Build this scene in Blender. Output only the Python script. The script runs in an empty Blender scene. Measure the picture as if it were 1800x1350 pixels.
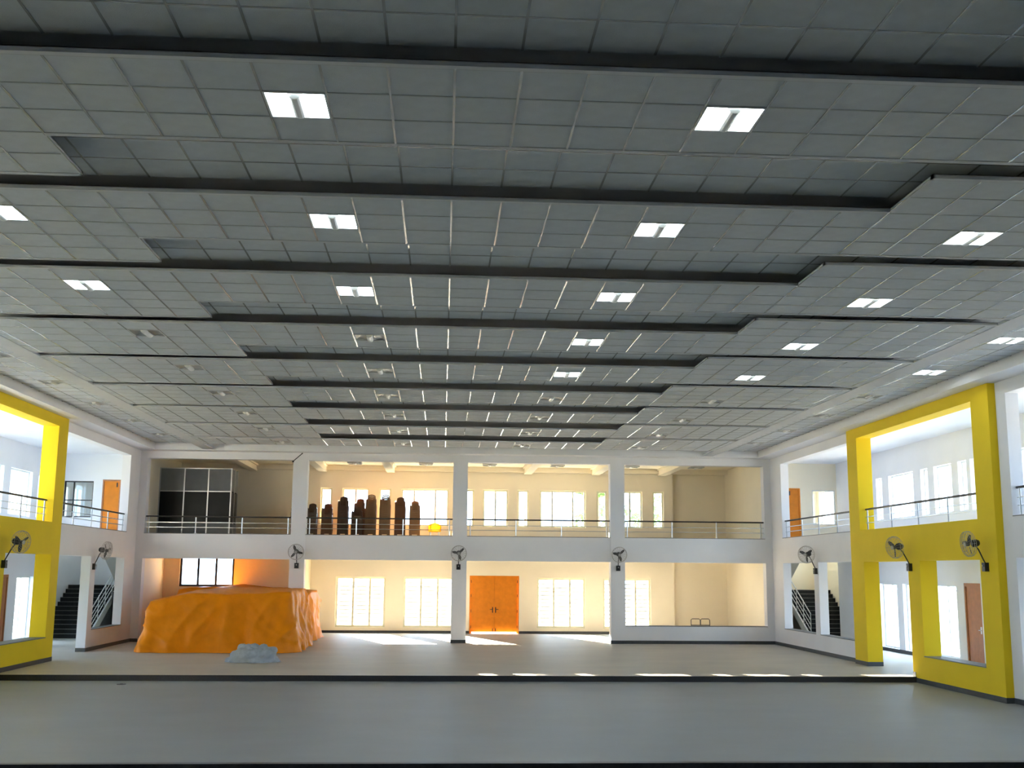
import bpy, bmesh, math, random
from mathutils import Vector, Matrix, noise
random.seed(7)
D = bpy.data
SC = bpy.context.scene
COL = SC.collection
PI = math.pi

# ------------------------------------------------------------------ camera
cam_data = D.cameras.new('camera'); cam = D.objects.new('camera', cam_data); COL.objects.link(cam)
SC.camera = cam
PITCH, YAW, ROLL, FPX = 0.1673968, 0.0605087, 0.0079489, 1952.565
cam_data.sensor_fit = 'HORIZONTAL'; cam_data.sensor_width = 36.0
cam_data.lens = FPX / 1800 * 36.0
cam_data.clip_start = 0.1; cam_data.clip_end = 600
_f = Vector((math.sin(YAW) * math.cos(PITCH), math.cos(YAW) * math.cos(PITCH), math.sin(PITCH)))
_r = Vector((math.cos(YAW), -math.sin(YAW), 0)); _u = _r.cross(_f)
_r2 = _r * math.cos(ROLL) + _u * math.sin(ROLL); _u2 = -_r * math.sin(ROLL) + _u * math.cos(ROLL)
cam.matrix_world = Matrix(((_r2.x, _u2.x, -_f.x, -0.633), (_r2.y, _u2.y, -_f.y, 0.0), (_r2.z, _u2.z, -_f.z, 2.631), (0, 0, 0, 1)))

# ------------------------------------------------------------------ sky, sun, exposure
SKY = 2.8
world = D.worlds.new('world'); SC.world = world; world.use_nodes = True
bg = world.node_tree.nodes['Background']
bg.inputs['Color'].default_value = (0.55, 0.745, 1.0, 1); bg.inputs['Strength'].default_value = SKY
sun_d = D.lights.new('sun', 'SUN'); sun = D.objects.new('sun', sun_d); COL.objects.link(sun)
sun_d.energy = 47.0; sun_d.angle = 0.009; sun_d.color = (1.0, 0.87, 0.68)
SUN_DIR = Vector((0.326, -1.0, -0.3145))
sun.rotation_euler = SUN_DIR.to_track_quat('-Z', 'Y').to_euler()
sun.location = (-20, 80, 40)
SC.view_settings.view_transform = 'Standard'; SC.view_settings.look = 'None'
SC.view_settings.gamma = 1.0; SC.view_settings.use_curve_mapping = False
SC.view_settings.exposure = 2.25
cy = SC.cycles
cy.use_denoising = True
cy.max_bounces = 12; cy.diffuse_bounces = 7; cy.glossy_bounces = 3; cy.transparent_max_bounces = 16; cy.transmission_bounces = 4
cy.sample_clamp_indirect = 6.0
cy.caustics_reflective = False; cy.caustics_refractive = False

# ------------------------------------------------------------------ materials
def principled(name, col, rough=0.6, metal=0.0, spec=0.5, var=0.0, vscale=3.0, bump=0.0, bscale=40.0, emit=None, estr=0.0, trans=None):
    m = D.materials.new(name); m.use_nodes = True
    nt = m.node_tree; b = nt.nodes['Principled BSDF']
    b.inputs['Base Color'].default_value = (*col, 1); b.inputs['Roughness'].default_value = rough
    b.inputs['Metallic'].default_value = metal; b.inputs['Specular IOR Level'].default_value = spec
    tc = nt.nodes.new('ShaderNodeTexCoord')
    if var > 0:
        n = nt.nodes.new('ShaderNodeTexNoise'); n.inputs['Scale'].default_value = vscale; n.inputs['Detail'].default_value = 5
        nt.links.new(tc.outputs['Object'], n.inputs['Vector'])
        r = nt.nodes.new('ShaderNodeValToRGB')
        r.color_ramp.elements[0].position = 0.3; r.color_ramp.elements[1].position = 0.7
        r.color_ramp.elements[0].color = (*[c * (1 - var) for c in col], 1)
        r.color_ramp.elements[1].color = (*[min(1, c * (1 + var)) for c in col], 1)
        nt.links.new(n.outputs['Fac'], r.inputs['Fac']); nt.links.new(r.outputs['Color'], b.inputs['Base Color'])
    if bump > 0:
        n2 = nt.nodes.new('ShaderNodeTexNoise'); n2.inputs['Scale'].default_value = bscale; n2.inputs['Detail'].default_value = 4
        nt.links.new(tc.outputs['Object'], n2.inputs['Vector'])
        bp = nt.nodes.new('ShaderNodeBump'); bp.inputs['Strength'].default_value = bump; bp.inputs['Distance'].default_value = 0.02
        nt.links.new(n2.outputs['Fac'], bp.inputs['Height']); nt.links.new(bp.outputs['Normal'], b.inputs['Normal'])
    if emit:
        b.inputs['Emission Color'].default_value = (*emit, 1); b.inputs['Emission Strength'].default_value = estr
    if trans:
        t = nt.nodes.new('ShaderNodeBsdfTranslucent'); t.inputs['Color'].default_value = (*trans[0], 1)
        mx = nt.nodes.new('ShaderNodeMixShader'); mx.inputs[0].default_value = trans[1]
        nt.links.new(b.outputs[0], mx.inputs[1]); nt.links.new(t.outputs[0], mx.inputs[2])
        nt.links.new(mx.outputs[0], nt.nodes['Material Output'].inputs['Surface'])
    return m

def glass_mat(name, tint, refl):
    m = D.materials.new(name); m.use_nodes = True; nt = m.node_tree
    nt.nodes.remove(nt.nodes['Principled BSDF'])
    t = nt.nodes.new('ShaderNodeBsdfTransparent'); t.inputs['Color'].default_value = (*tint, 1)
    g = nt.nodes.new('ShaderNodeBsdfGlossy'); g.inputs['Roughness'].default_value = 0.03
    mx = nt.nodes.new('ShaderNodeMixShader'); mx.inputs[0].default_value = refl
    nt.links.new(t.outputs[0], mx.inputs[1]); nt.links.new(g.outputs[0], mx.inputs[2])
    nt.links.new(mx.outputs[0], nt.nodes['Material Output'].inputs['Surface'])
    return m

def floor_mat(name, col, rough):
    m = D.materials.new(name); m.use_nodes = True; nt = m.node_tree; b = nt.nodes['Principled BSDF']
    tc = nt.nodes.new('ShaderNodeTexCoord')
    mp = nt.nodes.new('ShaderNodeMapping'); mp.inputs['Scale'].default_value = (0.55, 0.9, 1)
    nt.links.new(tc.outputs['Object'], mp.inputs['Vector'])
    n = nt.nodes.new('ShaderNodeTexNoise'); n.inputs['Scale'].default_value = 0.9; n.inputs['Detail'].default_value = 7; n.inputs['Roughness'].default_value = 0.6
    nt.links.new(mp.outputs['Vector'], n.inputs['Vector'])
    r = nt.nodes.new('ShaderNodeValToRGB'); r.color_ramp.elements[0].position = 0.32; r.color_ramp.elements[1].position = 0.7
    r.color_ramp.elements[0].color = (*[c * 0.88 for c in col], 1); r.color_ramp.elements[1].color = (*[min(1, c * 1.08) for c in col], 1)
    nt.links.new(n.outputs['Fac'], r.inputs['Fac']); nt.links.new(r.outputs['Color'], b.inputs['Base Color'])
    r2 = nt.nodes.new('ShaderNodeMapRange'); r2.inputs['To Min'].default_value = rough - 0.08; r2.inputs['To Max'].default_value = rough + 0.12
    nt.links.new(n.outputs['Fac'], r2.inputs['Value']); nt.links.new(r2.outputs[0], b.inputs['Roughness'])
    return m

M = dict(
    white=principled('white_plaster', (0.80, 0.79, 0.81), 0.75, var=0.03, vscale=0.7),
    gallery=principled('gallery_white_plaster', (0.82, 0.83, 0.87), 0.75, var=0.03, vscale=0.7),
    cream=principled('cream_plaster', (0.88, 0.80, 0.64), 0.75, var=0.03, vscale=0.6),
    peach=principled('bounce_tinted_plaster', (0.84, 0.70, 0.48), 0.75, var=0.04, vscale=0.6),  # orange bounce light off the tarpaulin painted into the base colour
    yellow=principled('yellow_paint', (0.84, 0.60, 0.02), 0.7, spec=0.2, var=0.04, vscale=0.8),
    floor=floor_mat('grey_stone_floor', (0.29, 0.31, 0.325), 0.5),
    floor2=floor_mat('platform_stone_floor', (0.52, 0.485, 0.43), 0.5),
    granite=principled('dark_granite', (0.025, 0.025, 0.03), 0.35, var=0.3, vscale=30),
    skirting=principled('dark_skirting', (0.05, 0.055, 0.06), 0.45, var=0.2, vscale=8),
    coping=principled('grey_coping', (0.16, 0.16, 0.16), 0.5, var=0.15, vscale=10),
    tile=principled('mineral_tile', (0.49, 0.52, 0.555), 0.9, spec=0.2, var=0.05, vscale=6, bump=0.15, bscale=90),
    tbar=principled('ceiling_bar', (0.50, 0.50, 0.50), 0.24, metal=0.45, var=0.02),
    crossbar=principled('matt_ceiling_bar', (0.36, 0.37, 0.38), 0.7, spec=0.3, var=0.02),
    upstone=principled('upper_floor_stone', (0.105, 0.10, 0.095), 0.5, var=0.1, vscale=4),
    lawn=principled('lawn', (0.33, 0.34, 0.22), 0.9, var=0.3, vscale=1.0),
    tray=principled('ceiling_board', (0.50, 0.51, 0.535), 0.85, var=0.03, vscale=2),
    orange=principled('orange_door_paint', (0.68, 0.21, 0.005), 0.5, spec=0.3, var=0.08, vscale=5),
    brown=principled('brown_door_laminate', (0.42, 0.16, 0.06), 0.45, var=0.12, vscale=6),
    steel=principled('stainless_steel', (0.55, 0.56, 0.58), 0.3, metal=1.0, var=0.02),
    darkrail=principled('dark_wood_rail', (0.035, 0.030, 0.024), 0.5, var=0.2, vscale=12),
    whitemetal=principled('white_painted_metal', (0.75, 0.75, 0.73), 0.4, var=0.02),
    winframe=principled('cream_window_frame', (0.70, 0.68, 0.52), 0.45, var=0.03),
    blackmetal=principled('black_metal', (0.012, 0.012, 0.013), 0.4, var=0.1),
    fanwire=principled('fan_wire', (0.40, 0.38, 0.36), 0.45, metal=0.3, var=0.05),
    fandark=principled('fan_black_plastic', (0.018, 0.017, 0.018), 0.45, var=0.1),
    alu=principled('aluminium', (0.50, 0.50, 0.50), 0.35, metal=0.8, var=0.03),
    frost=principled('grey_frosted_panel', (0.19, 0.20, 0.205), 0.5, spec=0.2, var=0.05),
    darkpanel=principled('dark_tinted_panel', (0.014, 0.013, 0.013), 0.35, spec=0.15, var=0.1),
    tarp=principled('orange_tarpaulin', (0.95, 0.29, 0.002), 0.45, spec=0.18, var=0.10, vscale=2.5, bump=0.8, bscale=6, trans=((0.85, 0.4, 0.03), 0.10)),
    sheet=principled('grey_plastic_sheet', (0.40, 0.44, 0.49), 0.45, var=0.15, vscale=5, bump=0.5, bscale=20),
    blue=principled('blue_plastic', (0.03, 0.06, 0.30), 0.4, var=0.1),
    chair_brown=principled('brown_plastic', (0.11, 0.042, 0.012), 0.4, var=0.08, vscale=4, trans=((0.35, 0.10, 0.01), 0.14)),
    chair_dark=principled('dark_brown_plastic', (0.07, 0.032, 0.012), 0.4, var=0.08, vscale=4, trans=((0.22, 0.07, 0.01), 0.10)),
    chair_tan=principled('tan_plastic', (0.20, 0.115, 0.055), 0.4, var=0.08, vscale=4, trans=((0.5, 0.22, 0.05), 0.12)),
    chair_yellow=principled('yellow_plastic', (0.75, 0.45, 0.03), 0.4, var=0.05, vscale=4, trans=((0.9, 0.55, 0.03), 0.35)),
    stair=principled('dark_stair_stone', (0.014, 0.016, 0.018), 0.55, spec=0.25, var=0.25, vscale=14),
    nosing=principled('pale_stair_nosing', (0.30, 0.30, 0.28), 0.5, var=0.1, vscale=14),
    lamp_on=principled('lit_lamp_panel', (0.85, 0.88, 0.9), 0.5, emit=(0.86, 0.97, 1.0), estr=5.0, var=0.01),
    lamp_off=principled('unlit_lamp_panel', (0.32, 0.33, 0.33), 0.4, var=0.03),
    basket=principled('perforated_lamp_basket', (0.66, 0.67, 0.68), 0.4, var=0.03, bump=0.2, bscale=120),
    lampframe=principled('lamp_frame', (0.55, 0.56, 0.56), 0.5, var=0.02),
    glass=glass_mat('window_glass', (0.97, 0.985, 0.98), 0.05),
    ground=principled('pale_ground', (0.55, 0.52, 0.45), 0.9, var=0.1, vscale=0.5),
    outwall=principled('outdoor_wall_paint', (0.62, 0.60, 0.52), 0.8, var=0.08, vscale=0.8),
    leaf=principled('tree_leaves', (0.10, 0.19, 0.05), 0.7, var=0.3, vscale=2),
    bark=principled('tree_bark', (0.14, 0.09, 0.06), 0.8, var=0.2, vscale=5),
)

# ------------------------------------------------------------------ helpers
class MB:
    def __init__(s): s.v = []; s.f = []
    def box(s, x0, x1, y0, y1, z0, z1):
        b = len(s.v)
        for z in (z0, z1):
            s.v += [(x0, y0, z), (x1, y0, z), (x1, y1, z), (x0, y1, z)]
        s.f += [tuple(b + i for i in q) for q in ((3, 2, 1, 0), (4, 5, 6, 7), (0, 1, 5, 4), (1, 2, 6, 5), (2, 3, 7, 6), (3, 0, 4, 7))]
        return s
    def obox(s, c, ax, ay, az):
        """box given centre and three half-axis vectors"""
        c, ax, ay, az = map(Vector, (c, ax, ay, az)); b = len(s.v)
        for k in (-1, 1):
            for i, j in ((-1, -1), (1, -1), (1, 1), (-1, 1)):
                s.v.append(tuple(c + ax * i + ay * j + az * k))
        s.f += [tuple(b + i for i in q) for q in ((3, 2, 1, 0), (4, 5, 6, 7), (0, 1, 5, 4), (1, 2, 6, 5), (2, 3, 7, 6), (3, 0, 4, 7))]
        return s
    def tube(s, pts, r, n=6, closed=False, cap=True):
        pts = [Vector(p) for p in pts]; m = len(pts); rings = []
        rr = r if isinstance(r, (list, tuple)) else [r] * m
        prev = None
        for i, p in enumerate(pts):
            a = pts[(i - 1) % m] if (closed or i > 0) else p
            c = pts[(i + 1) % m] if (closed or i < m - 1) else p
            t = (c - a).normalized()
            ref = prev if prev is not None else (Vector((0, 0, 1)) if abs(t.z) < 0.9 else Vector((1, 0, 0)))
            u = (ref - t * ref.dot(t))
            if u.length < 1e-6: u = Vector((1, 0, 0)) - t * t.x
            u.normalize(); w = t.cross(u); prev = u
            b = len(s.v)
            for k in range(n):
                an = 2 * PI * k / n
                s.v.append(tuple(p + (u * math.cos(an) + w * math.sin(an)) * rr[i]))
            rings.append(b)
        for i in range(m if closed else m - 1):
            a, c = rings[i], rings[(i + 1) % m]
            for k in range(n):
                s.f.append((a + k, a + (k + 1) % n, c + (k + 1) % n, c + k))
        if cap and not closed:
            s.f.append(tuple(rings[0] + k for k in reversed(range(n)))); s.f.append(tuple(rings[-1] + k for k in range(n)))
        return s
    def prism(s, poly, z0, z1):
        b = len(s.v); n = len(poly)
        s.v += [(x, y, z0) for x, y in poly] + [(x, y, z1) for x, y in poly]
        s.f.append(tuple(b + i for i in reversed(range(n)))); s.f.append(tuple(b + n + i for i in range(n)))
        for i in range(n):
            j = (i + 1) % n; s.f.append((b + i, b + j, b + n + j, b + n + i))
        return s
    def prism_x(s, poly, x0, x1):
        """poly in (y,z), extruded along x"""
        b = len(s.v); n = len(poly)
        s.v += [(x0, y, z) for y, z in poly] + [(x1, y, z) for y, z in poly]
        s.f.append(tuple(b + i for i in reversed(range(n)))); s.f.append(tuple(b + n + i for i in range(n)))
        for i in range(n):
            j = (i + 1) % n; s.f.append((b + i, b + j, b + n + j, b + n + i))
        return s
    def mesh(s, name, mat, smooth=False):
        me = D.meshes.new(name); me.from_pydata(s.v, [], s.f); me.materials.append(M[mat] if isinstance(mat, str) else mat)
        bm = bmesh.new(); bm.from_mesh(me); bmesh.ops.recalc_face_normals(bm, faces=bm.faces); bm.to_mesh(me); bm.free()
        if smooth: me.polygons.foreach_set('use_smooth', [True] * len(me.polygons))
        return me
    def build(s, name, mat, parent=None, smooth=False):
        return link(name, s.mesh(name, mat, smooth), parent)

def link(name, me, parent=None, loc=None):
    o = D.objects.new(name, me); COL.objects.link(o)
    if parent is not None: o.parent = parent
    if loc is not None: o.location = loc
    return o
def empty(name, loc=(0, 0, 0), rz=0.0):
    o = D.objects.new(name, None); COL.objects.link(o); o.location = loc; o.rotation_euler = (0, 0, rz); o.empty_display_size = 0.2
    return o
def tag(o, label=None, cat=None, group=None, kind=None):
    if label: o['label'] = label
    if cat: o['category'] = cat
    if group: o['group'] = group
    if kind: o['kind'] = kind
    return o
def struct(o, label, cat='wall'):
    return tag(o, label, cat, kind='structure')
def copy_tree(o, parent=None):
    c = o.copy(); COL.objects.link(c); c.parent = parent
    for ch in list(o.children): copy_tree(ch, c)
    return c

def wall(name, plane, a0, a1, t0, t1, z0, z1, holes, mat, parent=None):
    """A wall with rectangular holes. plane 'Y': runs along x, thickness t0..t1 in y; plane 'X': runs along y, thickness in x."""
    us = sorted({a0, a1, *[h[0] for h in holes], *[h[1] for h in holes]}); us = [u for u in us if a0 <= u <= a1]
    vs = sorted({z0, z1, *[h[2] for h in holes], *[h[3] for h in holes]}); vs = [v for v in vs if z0 <= v <= z1]
    def solid(i, j):
        if i < 0 or j < 0 or i >= len(us) - 1 or j >= len(vs) - 1: return False
        cu, cv = (us[i] + us[i + 1]) / 2, (vs[j] + vs[j + 1]) / 2
        return not any(h[0] < cu < h[1] and h[2] < cv < h[3] for h in holes)
    P = (lambda u, t, z: (u, t, z)) if plane == 'Y' else (lambda u, t, z: (t, u, z))
    m = MB(); idx = {}
    def vert(u, t, z):
        k = (round(u, 4), round(t, 4), round(z, 4))
        if k not in idx: idx[k] = len(m.v); m.v.append(P(u, t, z))
        return idx[k]
    for i in range(len(us) - 1):
        for j in range(len(vs) - 1):
            if not solid(i, j): continue
            u0, u1, w0, w1 = us[i], us[i + 1], vs[j], vs[j + 1]
            for t in (t0, t1): m.f.append((vert(u0, t, w0), vert(u1, t, w0), vert(u1, t, w1), vert(u0, t, w1)))
            if not solid(i - 1, j): m.f.append((vert(u0, t0, w0), vert(u0, t1, w0), vert(u0, t1, w1), vert(u0, t0, w1)))
            if not solid(i + 1, j): m.f.append((vert(u1, t0, w0), vert(u1, t1, w0), vert(u1, t1, w1), vert(u1, t0, w1)))
            if not solid(i, j - 1): m.f.append((vert(u0, t0, w0), vert(u1, t0, w0), vert(u1, t1, w0), vert(u0, t1, w0)))
            if not solid(i, j + 1): m.f.append((vert(u0, t0, w1), vert(u1, t0, w1), vert(u1, t1, w1), vert(u0, t1, w1)))
    return m.build(name, mat, parent)

def portal(loc, w, h, direction):
    l = D.lights.new('window_daylight', 'AREA'); l.shape = 'RECTANGLE'; l.size = w; l.size_y = h
    l.cycles.is_portal = True
    o = D.objects.new('window_daylight', l); COL.objects.link(o); o.location = loc
    o.rotation_euler = Vector(direction).to_track_quat('-Z', 'Z').to_euler()
    return o

WIN_N = [0]
def window(plane, a0, a1, z0, z1, t, inward, mulls=(), bars=0, frame='winframe', fw=0.05, label='', glass=True, rail=None, do_portal=True, sill=False, bar_h=0.006):
    """A window in a wall opening; t = plane of the glass, inward = sign of the room side along the wall's normal."""
    WIN_N[0] += 1
    P = (lambda u, k, z: (u, k, z)) if plane == 'Y' else (lambda u, k, z: (k, u, z))
    c = P((a0 + a1) / 2, t, z0)
    root = empty('window_%d' % WIN_N[0], c)
    struct(root, label or 'window in the outer wall', 'window')
    C = Vector(c)
    def bx(m, u0, u1, k0, k1, w0, w1):
        p, q = Vector(P(u0, k0, w0)) - C, Vector(P(u1, k1, w1)) - C
        return m.box(min(p.x, q.x), max(p.x, q.x), min(p.y, q.y), max(p.y, q.y), min(p.z, q.z), max(p.z, q.z))
    d = 0.035
    m = MB()
    bx(m, a0, a0 + fw, t - d, t + d, z0, z1); bx(m, a1 - fw, a1, t - d, t + d, z0, z1)
    bx(m, a0 + fw, a1 - fw, t - d, t + d, z0, z0 + fw); bx(m, a0 + fw, a1 - fw, t - d, t + d, z1 - fw, z1)
    m.build('frame', frame, root)
    edges = [a0 + fw] + [x for mu in mulls for x in (mu - fw * 0.5, mu + fw * 0.5)] + [a1 - fw]
    for mu in mulls:
        bx(MB(), mu - fw * 0.5, mu + fw * 0.5, t - d * 0.8, t + d * 0.8, z0 + fw, z1 - fw).build('mullion', frame, root)
    for i in range(0, len(edges), 2):
        if glass: bx(MB(), edges[i], edges[i + 1], t - 0.003, t + 0.003, z0 + fw, z1 - fw).build('pane', 'glass', root)
    if rail: bx(MB(), a0 + fw, a1 - fw, t - d * 0.7, t + d * 0.7, rail - 0.02, rail + 0.02).build('rail', frame, root)
    for k in range(bars):
        zz = z0 + fw + (k + 1) * (z1 - z0 - 2 * fw) / (bars + 1)
        bx(MB(), a0 + fw, a1 - fw, t - inward * 0.06 - 0.006, t - inward * 0.06 + 0.006, zz - bar_h, zz + bar_h).build('grille_bar', 'whitemetal', root)
    if sill:
        bx(MB(), a0 - 0.04, a1 + 0.04, t + inward * 0.03, t + inward * 0.22, z0 - 0.05, z0 - 0.005).build('sill', 'white', root)
    if do_portal:
        dirn = (0, inward, 0) if plane == 'Y' else (inward, 0, 0)
        off = -inward * 0.10
        cc = P((a0 + a1) / 2, t + off, (z0 + z1) / 2)
        portal(cc, a1 - a0, z1 - z0, dirn)
    return root

# ------------------------------------------------------------------ principal measures
Y0, PER, ZC, ZR = 10.196, 3.6, 7.035, 7.24         # first lamp row, tray period, tray and upper ceiling heights
YF, YB = 42.3, 48.8                                # far frame, back wall
ZL = -0.14                                         # lower hall floor
XG, XY = 11.98, 11.80                              # grey side wall face, yellow portal face
XOR, XOL = 15.0, -15.5                             # outer gallery walls
YSTEP = 29.2
YBK = -4.0
SILL, OPEN = 3.93, 3.02

# ------------------------------------------------------------------ floors
o = MB().box(-16.4, 16.4, YBK - .3, YSTEP, ZL - 0.3, ZL).build('floor', 'floor'); struct(o, 'lower grey stone hall floor in front of the step', 'floor')
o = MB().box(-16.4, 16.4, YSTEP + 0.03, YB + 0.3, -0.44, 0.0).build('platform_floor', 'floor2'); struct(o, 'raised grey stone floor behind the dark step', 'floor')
o = MB().box(-XG, XG, YSTEP, YSTEP + 0.03, ZL - 0.1, 0.004).build('trim_1', 'granite'); struct(o, 'dark step edge running across the hall floor', 'trim')
# stage the camera stands on
m = MB().box(-XG + .02, XG - .02, YBK, 10.0, ZL, 0.95); o = m.build('stage_floor', 'floor'); struct(o, 'stage floor at the very bottom edge of the picture', 'floor')
o = MB().box(-XG + .02, XG - .02, 9.98, 10.06, 0.80, 1.0).build('trim_2', 'granite'); struct(o, 'dark nosing along the stage edge at the bottom of the picture', 'trim')
# round cover on the lower floor
m = MB(); n = 20
m.prism([(0.11 * math.cos(2 * PI * i / n), 0.11 * math.sin(2 * PI * i / n)) for i in range(n)], 0, 0.012)
cv = m.build('floor_cover', 'granite'); cv.location = (-8.36, 28.34, ZL); tag(cv, 'small round dark cover on the lower floor at left', 'floor cover')
m = MB(); m.prism([(0.035 * math.cos(2 * PI * i / 12), 0.035 * math.sin(2 * PI * i / 12)) for i in range(12)], 0.012, 0.02); m.build('lifting_hole', 'blackmetal', cv)

# ------------------------------------------------------------------ side walls
BAYS_Y = [(24.5, 33.55), (6.6, 15.65)]             # yellow portals
def side_wall(s):
    side = 'right' if s > 0 else 'left'
    holes = [(y0, y1, ZL - 1, 7.0) for y0, y1 in BAYS_Y]
    # upper openings of the grey bays
    holes += [(33.55, 41.0, SILL, 6.7), (15.65, 24.05, SILL, 6.7)]
    if s > 0:
        holes += [(37.6, 41.05, 0.63, OPEN), (33.55, 37.12, 0.63, OPEN), (20.6, 24.03, 0.55, OPEN), (15.65, 20.1, ZL - 1, OPEN)]
    else:
        holes += [(33.55, 37.15, -1, OPEN), (37.66, 41.0, 0.66, OPEN), (20.6, 24.03, 0.55, OPEN), (15.65, 20.1, ZL - 1, OPEN)]
    t = sorted((s * XG, s * (XG + 0.3)))
    w = wall('wall_' + side, 'X', YBK, YF + 0.4, t[0], t[1], ZL - 0.2, 7.5, holes, 'white')
    struct(w, 'grey-white plaster side wall with openings on the ' + side, 'wall')
    for k, (y0, y1) in enumerate(BAYS_Y):
        hs = [(y0 + 0.85, y1 - 0.8, SILL, 6.7)]
        if s > 0: hs += [(y0 + 4.9, y1 - 1.0, ZL - 1, 3.0), (y0 + 0.85, y0 + 4.15, 0.55, 3.0)]
        else: hs += [(y0 + 5.0, y1 - 0.65, 0.68, 3.02), (y0 + 0.85, y0 + 4.15, 0.55, 3.0)]
        if k == 1: hs = [hs[0], hs[2]]
        t = sorted((s * XY, s * (XY + 0.45)))
        w = wall('portal_wall_%s' % side + ('_near' if k else ''), 'X', y0, y1, t[0], t[1], ZL - 0.2, 7.0, hs, 'yellow')
        struct(w, ('yellow painted portal wall on the %s' % side) if k == 0 else ('yellow portal wall beside the stage on the %s' % side), 'wall')
        # copings on the low walls
        for h in hs[1:]:
            if h[2] > 0.2:
                a, b = sorted((s * (XY - 0.015), s * (XY + 0.465)))
                struct(MB().box(a, b, h[0] + 0.002, h[1] - 0.002, h[2], h[2] + 0.022).build('coping_trim', 'coping'), 'dark coping on the low yellow wall on the ' + side + ('' if k == 0 else ' beside the stage'), 'trim')
    for h in holes:
        if 0.4 < h[2] < 1 and h[0] > 30:
            a, b = sorted((s * (XG - 0.015), s * (XG + 0.315)))
            struct(MB().box(a, b, h[0] + 0.002, h[1] - 0.002, h[2], h[2] + 0.022).build('coping_trim', 'coping'), 'dark coping on the low grey wall %s on the %s' % ('nearest the corner' if h[0] > 37.2 else 'next to the yellow portal', side), 'trim')
        if h[2] == SILL:
            a, b = sorted((s * (XG - 0.01), s * (XG + 0.31)))
            struct(MB().box(a, b, h[0] + 0.002, h[1] - 0.002, SILL, SILL + 0.02).build('coping_trim', 'coping'), 'thin dark edge of the upper gallery floor on the %s, %s' % (side, 'far bay' if h[0] > 30 else 'near bay'), 'trim')
    # skirting
    runs = [(41.05, YF), (37.12, 41.05), (33.55, 37.12)] if s > 0 else [(37.15, YF)]
    runs = [(33.55, YF)] if s > 0 else [(37.15, YF)]
    m = MB()
    for y0, y1 in runs:
        a, b = sorted((s * (XG - 0.012), s * XG)); m.box(a, b, y0, y1, 0.0, 0.12)
    a, b = sorted((s * (XY - 0.012), s * XY)); yb0, yb1 = BAYS_Y[0]
    if s > 0:
        m.box(a, b, yb1 - 1.0, yb1, 0, 0.12); m.box(a, s * (XY + 0.45), yb1 - 1.012, yb1 - 1.0, 0, 0.12)
        m.box(a, b, yb0, YSTEP, ZL, ZL + 0.12); m.box(a, b, YSTEP + 0.03, yb0 + 4.9, 0, 0.12); m.box(a, s * XG, yb0 - 0.012, yb0, ZL, ZL + 0.12)
    else:
        m.box(a, b, YSTEP + 0.03, yb1, 0, 0.12); m.box(a, b, yb0, YSTEP, ZL, ZL + 0.12); 
        m.box(-XG - 0.3, -XG + 0.012, 37.138, 37.15, 0, 0.12)
    a, b = sorted((s * (XG - 0.012), s * XG)); m.box(a, b, 20.1, yb0 - 0.012, ZL, ZL + 0.12)
    struct(m.build('baseboard_' + side, 'skirting'), 'dark stone skirting along the %s side wall' % side, 'baseboard')
for s in (1, -1): side_wall(s)
struct(wall('wall_back', 'Y', -16.4, 16.4, YBK - 0.3, YBK, ZL - 0.2, 7.6, [], 'white'), 'plain hall wall behind the stage', 'wall')

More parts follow.
